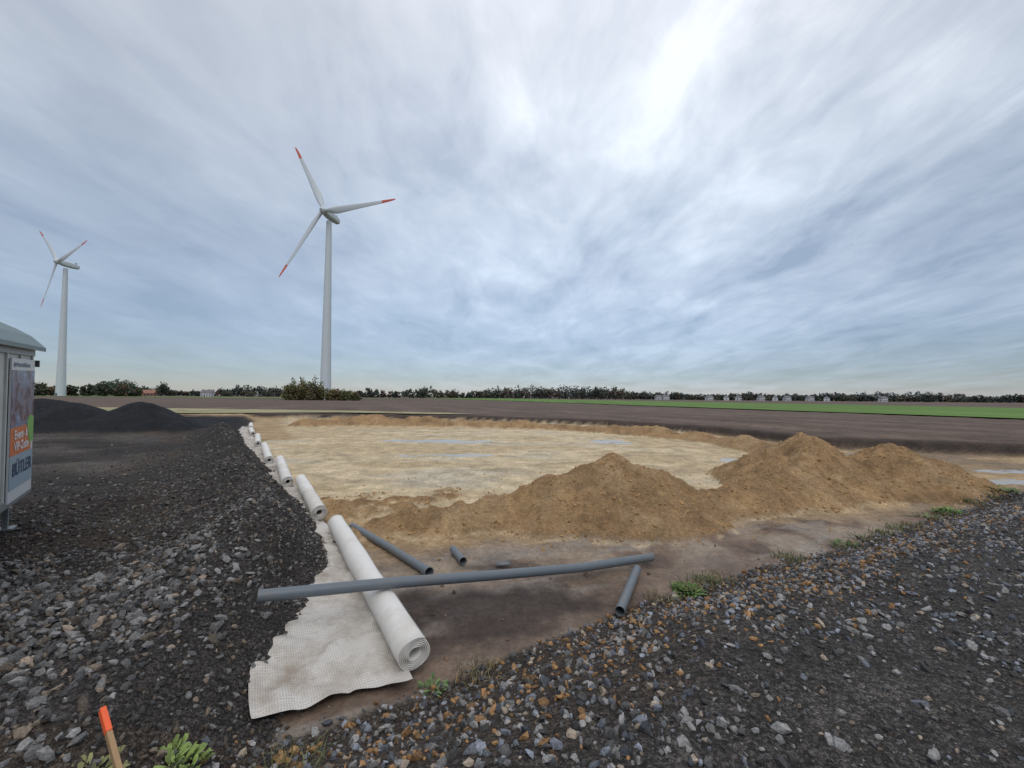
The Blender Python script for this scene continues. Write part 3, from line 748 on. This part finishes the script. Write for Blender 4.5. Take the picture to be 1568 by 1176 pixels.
def tuft(x,y,r,n,ll,col):
    z,_=terrain(np.array([x]),np.array([y])); z=float(z[0]); V=[];F=[];C=[]
    for k in range(n):
        a=rng.random()*6.283; rr=r*rng.random()**.6; p=Vector((x+rr*math.cos(a),y+rr*math.sin(a),z-.01))
        o=Vector((rng.normal()*.5,rng.normal()*.5,1)).normalized(); L_=ll*rng.uniform(.4,1.2); s=Vector((rng.normal(),rng.normal(),0)).normalized()*.003*(1+y*.12)
        m=p+o*L_*.6; t=m+(o+Vector((o.x*1.5,o.y*1.5,-.5)))*L_*.35
        q=len(V); V+=[p-s,p+s,m+s*.8,m-s*.8,t]; F+=[(q,q+1,q+2,q+3),(q+3,q+2,q+4)]; C+=[np.array(col)*rng.uniform(.6,1.4)]*5
    build("grass_tuft",V,F,[wl],False,cols=np.array(C))
for (x,y) in [(-1.35,2.75),(2.9,6.05),(4.3,6.75),(6.9,8.1),(8,8.6),(10.8,10.2),(-.3,3.95),(7.5,8.4),(1.9,5.4),(2.35,5.75),(2.6,5.9),(9.4,9.4),(11.8,10.7)]:
    tuft(x,y,.22,110,.15,(.13,.14,.06) if rng.random()<.5 else (.2,.17,.09))

# ------------------------------------------------------------------ world
w=bpy.data.worlds.new("World"); S.world=w; w.use_nodes=True
nt=NT(w.node_tree); nt.t.nodes.clear()
out=nt.n('ShaderNodeOutputWorld')
sky=nt.n('ShaderNodeTexSky',sky_type='NISHITA'); sky.sun_disc=False; sky.sun_elevation=math.radians(50); sky.sun_rotation=math.radians(170); sky.air_density=1.0; sky.dust_density=.3; sky.ozone_density=3.0
b1=nt.n('ShaderNodeBackground',i_Color=sky.outputs[0],i_Strength=.05)
g_=nt.n('ShaderNodeTexCoord').outputs['Generated']
sp=nt.n('ShaderNodeSeparateXYZ',i_0=g_)
z=nt.math('MAXIMUM',sp.outputs[2],0.0); zz=nt.math('ADD',z,.13)
cp=nt.n('ShaderNodeCombineXYZ',i_0=nt.math('DIVIDE',sp.outputs[0],zz),i_1=nt.math('DIVIDE',sp.outputs[1],zz),i_2=0.0).outputs[0]
mp=nt.n('ShaderNodeMapping',i_Vector=cp,i_Rotation=(0,0,math.radians(-56)),i_Scale=(1.0,.50,1)).outputs[0]
n1=nt.n('ShaderNodeTexNoise',i_Vector=mp,i_Scale=2.3,i_Detail=9.0,i_Roughness=.56,i_Distortion=.5).outputs[0]
n2=nt.n('ShaderNodeTexNoise',i_Vector=cp,i_Scale=.8,i_Detail=5.0,i_Roughness=.5).outputs[0]
n3=nt.n('ShaderNodeTexNoise',i_Vector=mp,i_Scale=6.5,i_Detail=8.0,i_Roughness=.58,i_Distortion=.6).outputs[0]
side=nt.n('ShaderNodeVectorMath',operation='DOT_PRODUCT'); nt.t.links.new(g_,side.inputs[0]); side.inputs[1].default_value=Vector((.8,.5,.1)).normalized()
amt=nt.ramp(side.outputs['Value'],[(.0,.55),(.85,1.0)])
cl=nt.math('ADD',nt.math('ADD',nt.math('MULTIPLY',n1,.5),nt.math('MULTIPLY',n2,.32)),nt.math('MULTIPLY',n3,.18))
grad=nt.ramp(z,[(0.0,(.150,.165,.235)),(.035,(.115,.140,.215)),(.09,(.190,.215,.285)),(.20,(.32,.355,.405)),(.40,(.46,.50,.54)),(.65,(.62,.64,.67)),(1,(1.35,1.33,1.33))])
cf=nt.ramp(cl,[(.39,(.60,.635,.69)),(.46,(.86,.875,.90)),(.52,(1.05,1.05,1.05)),(.60,(1.36,1.34,1.31))])
cf=nt.mix(amt,(1,1,1),cf)
c_=nt.mix(1.0,grad,cf,'MULTIPLY')
dt=nt.n('ShaderNodeVectorMath',operation='DOT_PRODUCT'); nt.t.links.new(g_,dt.inputs[0]); dt.inputs[1].default_value=Vector((.16,.90,.36)).normalized()
br=nt.ramp(dt.outputs['Value'],[(.66,.80),(.84,.96),(.98,1.26)])
c_=nt.mix(1.0,c_,br,'MULTIPLY')
b2=nt.n('ShaderNodeBackground',i_Color=c_,i_Strength=1.0)
ad=nt.n('ShaderNodeAddShader',i_0=b1.outputs[0],i_1=b2.outputs[0])
nt.t.links.new(ad.outputs[0],out.inputs[0])
sl=bpy.data.lights.new("sun",'SUN'); sl.energy=.9; sl.angle=math.radians(40); sl.color=(1,.95,.88)
so=bpy.data.objects.new("sun",sl); COL.objects.link(so)
az=math.radians(170); el=math.radians(50)
dv=Vector((math.sin(az)*math.cos(el),math.cos(az)*math.cos(el),math.sin(el)))
so.rotation_euler=dv.to_track_quat('Z','Y').to_euler(); so.location=dv*50

# ------------------------------------------------------------------ camera
cd=bpy.data.cameras.new("camera"); cam=bpy.data.objects.new("camera",cd); COL.objects.link(cam); S.camera=cam
cd.sensor_width=36; cd.lens=36*660/1568; cd.clip_end=9000; cd.clip_start=.05
M=Matrix.Rotation(math.radians(91.74),4,'X')@Matrix.Rotation(math.radians(.48),4,'Z')
cam.matrix_world=Matrix.Translation((0,0,2.5))@M
S.view_settings.view_transform='Standard'; S.view_settings.look='None'; S.view_settings.exposure=0
